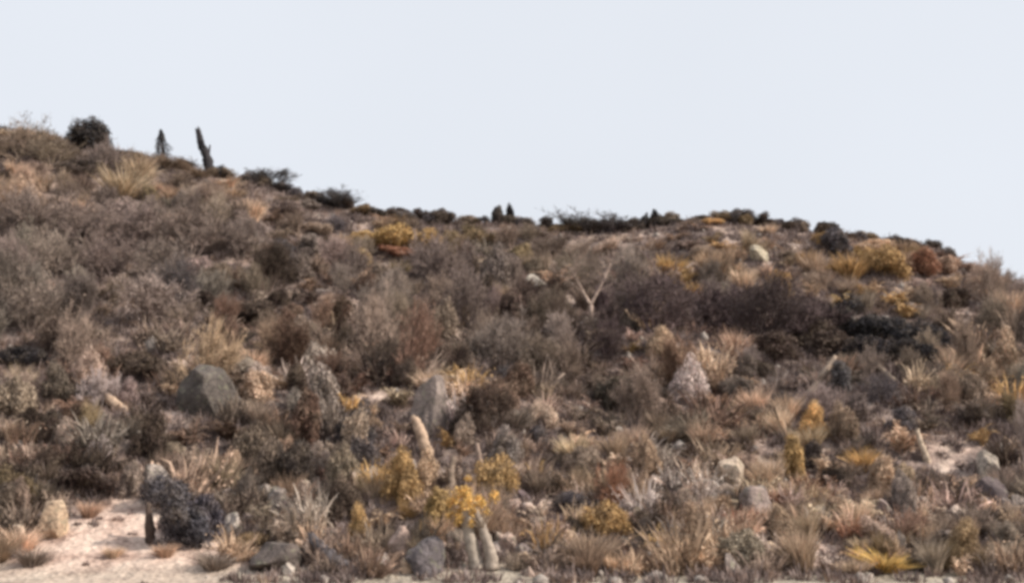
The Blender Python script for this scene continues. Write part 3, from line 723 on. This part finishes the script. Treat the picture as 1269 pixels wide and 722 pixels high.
snag(600, 588, [(0, 0), (-3, 12), (-7, 24), (-9, 40)], [5, 4.6, 4, 2.6], 'grey-brown', 'tree_stump', 'slim brown stump above right of the yellow crown', 'stump', None, stubs=2, seed=22)
land('bracken_clump', 470, 655, 56, 52, 'tan', 'tan bracken clump left of the upright pinkish boulder', None)
land('bracken_clump', 640, 660, 56, 56, 'tan', 'tan bracken clump right of the yellow crown', None)
land('bracken_clump', 560, 600, 60, 52, 'pinkish', 'pinkish-tan bracken clump above the yellow crown', None)
land('leafy_shrub', 528, 610, 46, 60, 'tan', 'upright tan bush between the orange-brown shrub and the cream stump', None, 5)
spire(494, 694, 36, 60, 'pinkish', 'upright pinkish boulder left of the yellow two-stemmed tree', 'the upright pinkish boulder', 6, .1)
land('boulder', 536, 706, 66, 46, 'slate-grey', 'dark grey boulder between the pinkish boulder and the yellow tree', None, 0)
land('leafy_shrub', 496, 628, 64, 78, 'ochre', 'orange-brown shrub above the upright pinkish boulder', 'the orange-brown shrub', 4)
land('leafy_shrub', 614, 616, 70, 66, 'ochre', 'ochre shrub behind the yellow two-stemmed tree', None, 0)
land('leafy_shrub', 238, 676, 66, 96, 'slate-blue', 'dark slate-blue upright bush on the edge of the sandy clearing', 'the slate bush at the clearing', 5)
land('leafy_shrub', 250, 664, 56, 84, 'slate-blue', 'dark slate-blue bush tucked behind the right side of the slate bush at the clearing', None, 3)
land('leafy_shrub', 205, 628, 80, 56, 'slate-blue', 'dark slate-blue spreading bush just behind the dark slate bush at the clearing', None, 1)
land('boulder', 190, 608, 46, 40, 'ash-grey', 'bluish-grey boulder left of the dark slate bush', None, 3)
snag(186, 672, [(0, 0), (-1, 16), (-3, 34), (-5, 50)], [5, 6.5, 5, 2.5], 'dark brown', 'tree_stump', 'thin dark brown stump standing in the sandy clearing', 'stump', 'the thin dark stump', stubs=1, seed=15)
spire(66, 664, 44, 56, 'tan', 'upright tan boulder at the left of the sandy clearing', 'the tan boulder at the clearing', 7)
land('leafy_shrub', 310, 678, 48, 30, 'olive', 'low yellow-green bush right of the sandy clearing', 'the low yellow-green bush', 3)
land('boulder', 284, 662, 34, 30, 'pale grey', 'pale grey stone between the dark slate bush and low yellow-green bush', None, 2)
land('leafy_shrub', 100, 612, 96, 46, 'dark brown', 'broad dark brown bush overhanging the top of the sandy clearing', 'the dark brown bush over the clearing', 3)
land('leafy_shrub', 160, 618, 40, 52, 'grey-green', 'grey-green bush above the thin dark stump', None, 2)
land('dead_stalk_clump', 30, 660, 40, 46, 'grey-brown', 'grey-brown stalk clump at the left edge beside the clearing', None)
land('dead_stalk_clump', 290, 694, 40, 40, 'straw', 'pale straw stalk clump between the clearing and the grey-brown boulder', None)
land('grass_tussock', 40, 700, 44, 26, 'grey-green', 'low grey-green tussock at the lower left of the clearing', None)
land('grass_tussock', 110, 640, 30, 24, 'tan', 'small tan tussock near the top of the sandy clearing', None)
land('grass_tussock', 265, 705, 46, 26, 'grey-green', 'low grey-green tussock at the lower right of the clearing', None)
land('grass_tussock', 140, 690, 26, 16, 'straw', 'tiny straw tussock in the middle of the sandy clearing', None)
land('grass_tussock', 205, 690, 30, 20, 'tan', 'small tan tussock below the thin dark stump', None)
snag(432, 708, [(0, 4), (-16, 14), (-34, 28), (-52, 44)], [9, 10, 9, 6], 'slate-grey', 'fallen_log', 'thick bluish-grey log lying aslant at the foot of the slope', 'log', 'the bluish-grey log', stubs=2, seed=16, depth=.6)
land('boulder', 350, 702, 76, 48, 'umber-grey', 'broad grey-brown boulder at the slope foot beside the bluish-grey log', 'the grey-brown boulder at the foot', 6)
land('grass_tussock', 1095, 706, 66, 28, 'golden', 'bright yellow grass tussock at the bottom right', 'the bright yellow tussock')
land('grass_tussock', 1060, 712, 50, 24, 'straw', 'pale straw tussock just left of the bright yellow tussock', None)

# ------------------------------------------------------------------ what covers each part of the slope: (px, py, colours, kinds)
B, L, T, S, K = 'bare_shrub', 'leafy_shrub', 'grass_tussock', 'boulder', 'bracken_clump'
ZONES = [
    (60, 215, 'grey-brown mauve-grey tan dark-brown', (B, L, T)), (150, 290, 'mauve-grey mauve-grey grey-brown', (B, B, L)), (280, 260, 'mauve-grey reddish-brown grey-brown tan', (B, L, T)),
    (40, 370, 'mauve-grey ash-grey', (B,)), (170, 400, 'ash-grey slate-grey grey-brown', (B, S, B)), (330, 380, 'reddish-brown grey-brown dark-brown', (L, B, L)),
    (370, 300, 'grey-brown slate-grey mauve-grey', (B, L)), (480, 300, 'tan olive grey-brown', (L, T, B)), (500, 380, 'mauve-grey grey-brown', (B, B, L)),
    (600, 330, 'grey-brown olive mauve-grey', (B, L, T)), (640, 420, 'mauve-grey grey-brown dark-brown', (B, B, L)), (720, 340, 'grey-brown pinkish mauve-grey', (B, B, L)),
    (830, 310, 'tan grey-brown pinkish ochre', (L, K, T)), (850, 400, 'dusky-purple mauve-grey', (B, B)), (920, 330, 'tan ochre straw tan', (L, T, K)),
    (1020, 350, 'tan ochre grey-brown', (L, K, T)), (1100, 340, 'ochre tan tan', (L, K, T)), (1200, 350, 'pinkish mauve-grey tan', (B, S, L)), (1220, 410, 'grey-brown mauve-grey', (B, B)),
    (1080, 420, 'charcoal dusky-purple dark-brown', (L, B)), (60, 480, 'reddish-brown dark-brown grey-brown pinkish', (L, B, S)), (150, 530, 'grey-brown dark-brown mauve-grey pale-grey', (B, L, S)),  # the charcoal zone carries the hollow's shade in its plant colours
    (280, 540, 'tan grey-brown mauve-grey', (B, L, S, T)), (350, 470, 'tan grey-brown reddish-brown ash-grey', (L, B, S)), (420, 420, 'grey-brown reddish-brown', (L, B)),
    (430, 540, 'ash-grey grey-brown slate-grey', (B, S, L)), (380, 620, 'mauve-grey umber-grey grey-brown', (B, S, L)), (560, 470, 'slate-grey grey-brown dark-brown', (B, L, S)),
    (650, 520, 'reddish-brown dark-brown tan pale-grey', (L, B, S)), (560, 590, 'ochre tan pinkish', (L, K, L)), (660, 600, 'grey-brown dusky-purple pinkish', (K, L, S)),
    (760, 500, 'grey-brown grey-brown pinkish', (B, K, L)), (740, 590, 'tan tan dark-brown straw', (L, K, T)), (830, 560, 'ash-grey dark-brown grey-brown tan', (S, K, L)),
    (850, 640, 'grey-brown pale-grey dark-brown', (S, K, L)), (880, 450, 'tan reddish-brown pinkish', (L, B, S)), (960, 480, 'pinkish reddish-brown tan mauve-grey', (L, B, S)),
    (1000, 560, 'ochre tan pinkish straw dark-brown', (L, K, S, T)), (1010, 640, 'rusty tan tan straw', (L, K, T)), (1090, 500, 'mauve-grey slate-grey ash-grey', (B, S, L)),
    (1170, 470, 'tan straw grey-brown', (T, L, B)), (1200, 540, 'ash-grey grey-brown olive', (B, S, T)), (1120, 600, 'tan dark-brown reddish-brown straw', (L, K, S)),
    (1180, 640, 'grey-brown pinkish dark-brown tan', (K, S, L)), (1100, 680, 'straw olive tan', (T, L, K)), (1230, 690, 'grey-green mauve-grey olive', (L, T, S)),
    (900, 690, 'grey-green ash-grey tan', (L, S, K)), (760, 690, 'tan straw tan', (L, T, K)), (640, 680, 'grey-brown tan pinkish', (K, S, T)), (340, 680, 'grey-brown grey-green', (S, K, T)),
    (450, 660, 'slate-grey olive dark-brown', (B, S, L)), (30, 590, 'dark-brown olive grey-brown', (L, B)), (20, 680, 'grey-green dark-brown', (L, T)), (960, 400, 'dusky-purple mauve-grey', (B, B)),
]
ZW = [(z[0], z[1], z[2].replace('dark-brown', 'dark brown').replace('dusky-purple', 'dusky purple').replace('pale-grey', 'pale grey').split(' ') , z[3]) for z in ZONES]
def palette(s):
    out, i = [], 0
    for w in s.split(' '):
        out.append({'dark-brown': 'dark brown', 'dusky-purple': 'dusky purple', 'pale-grey': 'pale grey'}.get(w, w))
    return out
ZW = [(np.array([z[0], z[1]]), palette(z[2]), z[3]) for z in ZONES]
def zone(px, py):
    q = np.array([px + R.gauss(0, 22), py + R.gauss(0, 14)])
    d = [np.sum(((q - z[0]) * [1., 1.5]) ** 2) for z in ZW]
    return ZW[int(np.argmin(d))]

K = 'bracken_clump'
W = 'dead_stalk_clump'
CAP = {B: 295, L: 295, T: 250, K: 295, S: 170, W: 295}; COUNT = dict.fromkeys(CAP, 0)
for o in COL.objects:
    s = o.name.split('.')[0]
    if s in COUNT and o.parent is None: COUNT[s] += 1
cand = []
rs = np.random.default_rng(5)
for i in range(42000):
    y = rs.uniform(44.4, YC + .6 if i > 5000 else 54.); x = rs.uniform(-.44, .44) * y
    cand.append((x, y))
placed = list(TAKEN)
grid = {}
def near_ok(x, y, r):
    gi, gj = int(x // 3), int(y // 3)
    for a in (-1, 0, 1):
        for b in (-1, 0, 1):
            for (qx, qy, qr) in grid.get((gi + a, gj + b), ()):
                if (qx - x) ** 2 + (qy - y) ** 2 < (r + qr) ** 2: return False
    return True
def add_grid(x, y, r): grid.setdefault((int(x // 3), int(y // 3)), []).append((x, y, r))
for q in TAKEN: add_grid(*q)
SC = []
for i, qx in enumerate(range(280, 1250, 17)):                  # the dark fringe of low bushes along the ridge
    qx += R.uniform(-8, 8); c = R.choice(['slate-grey', 'umber-grey', 'slate-grey', 'dark brown', 'olive', 'grey-brown'] if qx < 1100 else ['umber-grey', 'pinkish', 'tan'])
    d = pix_ray(qx, 290); x = d[0] * YC / d[1]; y = YC + R.uniform(-1.2, .6)
    kind = L; w = R.uniform(1.5, 2.7); h = R.uniform(.8, 1.35)
    z = float(ground_z(x, y)); px, py, dep = project((x, y, z + .3)); o = put_kind(kind, (x, y), w, h, col(c, .1)); COUNT[kind] += 1; add_grid(x, y, w * .3)
    k = mpp((x, y, z)); SC.append((o, kind, c, w / k, px, py - h / k * .4, 1.))
for x, y in cand:
    if float(bare_mask(x, y)) > .25: continue
    g = (y - 44) / 53.
    z = float(ground_z(x, y)); px, py, dep = project((x, y, z + .3))
    if px < -40 or px > PW + 40 or py > PH + 45: continue
    zn = zone(px, py); kind = R.choice(zn[2]); c = R.choice(zn[1])
    if R.random() < .30 and 'mauve-grey' not in zn[1][:1]: kind = K
    elif R.random() < .12: kind = T
    if py > 400 and kind != S and R.random() < .32: kind = W
    if py > 430 and R.random() < .10: kind = S
    elif kind == B and py > 470 and R.random() < .6: kind = L
    if kind in (L, K, W) and py > 430 and px > 430 and R.random() < .38: c = R.choice(['tan', 'ochre', 'pinkish', 'straw', 'tan', 'pinkish', 'slate-grey', 'pale grey', 'ash-grey'])
    if kind in (L, K, W) and R.random() < .16 and py > 420: c = R.choice(['dark brown', 'umber-grey', 'reddish-brown'])
    if COUNT[kind] >= CAP[kind]: continue
    base = .80 + .72 * g
    if kind in (B, L): w = base * R.uniform(1.25, 2.35); h = w * (R.uniform(.75, 1.25) if R.random() < .45 + .55 * g or c in ('slate-grey', 'charcoal', 'dark brown', 'ochre', 'golden', 'olive', 'dusky purple') else R.uniform(1.2, 1.75))
    elif kind == W: w = base * R.uniform(.8, 1.5); h = w * R.uniform(.9, 1.5)
    elif kind == K: w = base * R.uniform(1.1, 1.9); h = w * R.uniform(.85, 1.45)
    elif kind == T: w = base * R.uniform(.9, 1.5); h = w * R.uniform(.7, 1.3)
    else: w = base * R.uniform(.55, 1.25); h = w * R.uniform(.65, 1.15)
    if kind != S and R.random() < .14: w *= 1.4; h *= 1.35
    if y > YC - 12: h = min(h, .5 + .14 * max(0., YC - y))
    if y < 56: w *= .9
    r = w * (.345 if kind in (B, L, K) else .29) * (.82 if y < 56 else 1.)
    if not near_ok(x, y, r): continue
    q = project((x, y, z)); kk = q[2] / FPX; bx = (q[0] - w / kk * .5, q[0] + w / kk * .5, q[1] - h / kk, q[1])
    if any(y < b[4] and bx[0] < b[1] and bx[1] > b[0] and bx[2] < b[3] and bx[3] > b[2] and
           (min(bx[1], b[1]) - max(bx[0], b[0])) * (min(bx[3], b[3]) - max(bx[2], b[2])) > (.2 if b[3] > 600 else .07) * (b[1] - b[0]) * (b[3] - b[2]) for b in BOX): continue
    if kind == S and py > 430 and R.random() < .6: c = R.choice(['pinkish', 'tan', 'mauve-grey', 'ash-grey', 'grey-brown'])
    if kind == S and c in ('reddish-brown', 'ochre', 'golden', 'olive', 'rusty', 'dark brown', 'slate-grey', 'charcoal', 'grey-green'): c = R.choice(['grey-brown', 'umber-grey', 'ash-grey', 'umber-grey', 'mauve-grey'])
    if kind == W and c in ('slate-grey', 'charcoal', 'dusky purple', 'mauve-grey', 'golden', 'olive', 'grey-green'): c = R.choice(['tan', 'pinkish', 'grey-brown', 'ash-grey', 'reddish-brown'])
    if kind == K and c in ('mauve-grey', 'dusky purple', 'slate-grey', 'charcoal', 'ash-grey', 'pale grey', 'golden', 'olive'): c = R.choice(['grey-brown', 'tan', 'reddish-brown', 'pinkish'])
    if kind == T and c in ('mauve-grey', 'dusky purple', 'slate-grey', 'charcoal', 'pinkish', 'dark brown', 'reddish-brown', 'rusty', 'ash-grey'): c = R.choice(['tan', 'straw', 'grey-green'])
    o = put_kind(kind, (x, y), w, h, col(c, .27)); COUNT[kind] += 1; add_grid(x, y, r)
    k = mpp((x, y, z)); SC.append((o, kind, c, w / k, px, py - h / k * .4, w / base))

# ------------------------------------------------------------------ labels that single each one out
def where(dx, dy):
    a = math.degrees(math.atan2(-dy, dx)) % 360
    return ['right of', 'above right of', 'above', 'above left of', 'left of', 'below left of', 'below', 'below right of'][int(((a + 22.5) % 360) // 45)]
bucket = {}
for s in SC:
    o, kind, c, wpx, px, py, rel = s
    d = [((px - l[1]) ** 2 + ((py - l[2]) * 1.15) ** 2, i) for i, l in enumerate(LM)]
    dist, i = min(d); l = LM[i]
    size = 'small' if wpx < 26 else ('large' if wpx > 52 else '')
    look = ' '.join(w for w in (size, c, NOUN[kind][0]) if w)
    bucket.setdefault((look, where(px - l[1], py - l[2]), l[0]), []).append((dist, o, kind))
ORD = ['nearest', 'second', 'third', 'fourth', 'fifth', 'sixth', 'seventh', 'eighth', 'ninth', 'tenth']
for (look, wh, ref), items in bucket.items():
    items.sort(key=lambda q: q[0])
    for n, (dist, o, kind) in enumerate(items):
        lab = f'{look} {wh} {ref}' if len(items) == 1 else f'{ORD[min(n, 9)]}{" nearest" if n else ""} {look} {wh} {ref}'
        while len(lab.replace('-', ' ').split()) > 16 and ' the ' in lab: lab = ' '.join(lab.rsplit(' the ', 1))
        tag(o, lab, NOUN[kind][1], NOUN[kind][2])

# ------------------------------------------------------------------ uncountable cover: dry grass and litter, loose stones
def scatter_xy(n, y0=43., y1=YC + 4, rng=rs):
    y = rng.uniform(y0, y1, n); x = rng.uniform(-.5, .5, n) * y * 1.05
    return x, y
nc = 18500                                          # low cushions of grass, heather and dead stalks
cx, cy = scatter_xy(nc); keep = rs.uniform(0, 1, nc) > bare_mask(cx, cy) * .95; keep &= (cy > 45.4) | (rs.uniform(0, 1, nc) < .3); cx, cy = cx[keep], cy[keep]; nc = len(cx)
cr = rs.uniform(.18, .5, nc) * (1 - .55 * bare_mask(cx, cy)); ch = cr * rs.uniform(.9, 2.1, nc); per = 44
a = rs.uniform(0, 2 * math.pi, (nc, per)); rr = np.sqrt(rs.uniform(0, 1, (nc, per)))
x = (cx[:, None] + np.cos(a) * rr * cr[:, None]).ravel(); y = (cy[:, None] + np.sin(a) * rr * cr[:, None]).ravel(); n = len(x); z = ground_z(x, y) - .03
d = unit(np.stack([np.cos(a).ravel() * rr.ravel() * .7, np.sin(a).ravel() * rr.ravel() * .7, np.ones(n)], 1) + rs.normal(size=(n, 3)) * .3)
Ln = ((1.15 - rr * .6) * ch[:, None]).ravel()[:, None] * rs.uniform(.5, 1.1, n)[:, None]
sd = unit(np.cross(d, rs.normal(size=(n, 3)))); w = rs.uniform(.012, .045, n)[:, None]
p = np.stack([x, y, z], 1); e = p + d * Ln
V = np.stack([p - sd * w, p + sd * w, e + sd * w * .3, e - sd * w * .3], 1).reshape(-1, 3)
me = mesh_poly('dry_undergrowth', V, np.arange(n * 4).reshape(-1, 4)); me.materials.append(M_UNDER)
o = bpy.data.objects.new('dry_undergrowth', me); COL.objects.link(o)
o['kind'] = 'stuff'; o['label'] = 'dry grass, low scrub and twiggy litter between the shrubs'; o['category'] = 'undergrowth'

iv, if_ = ico(1)
n = 2600
x, y = scatter_xy(n); kp = bare_mask(x, y) < .1 + .6 * (rs.uniform(0, 1, n) < .3); x, y = x[kp], y[kp]; n = len(x); s = rs.gamma(2.0, .05, n) + .03
q = iv[None] * (1 + rs.normal(size=(n, len(iv), 1)) * .16) * s[:, None, None] * rs.uniform(.6, 1.2, (n, 1, 3))
q = q + np.stack([x, y, ground_z(x, y) + s * .2], 1)[:, None, :]
V = q.reshape(-1, 3); F = (if_[None] + (np.arange(n) * len(iv))[:, None, None]).reshape(-1, 3)
me = mesh_poly('loose_stones', V, F); me.materials.append(M_STONE)
o = bpy.data.objects.new('loose_stones', me); COL.objects.link(o); o.color = (.33, .28, .245, 1)
o['kind'] = 'stuff'; o['label'] = 'loose stones strewn over the slope'; o['category'] = 'stones'
print('COUNTS', COUNT, len(SC), len(LM))
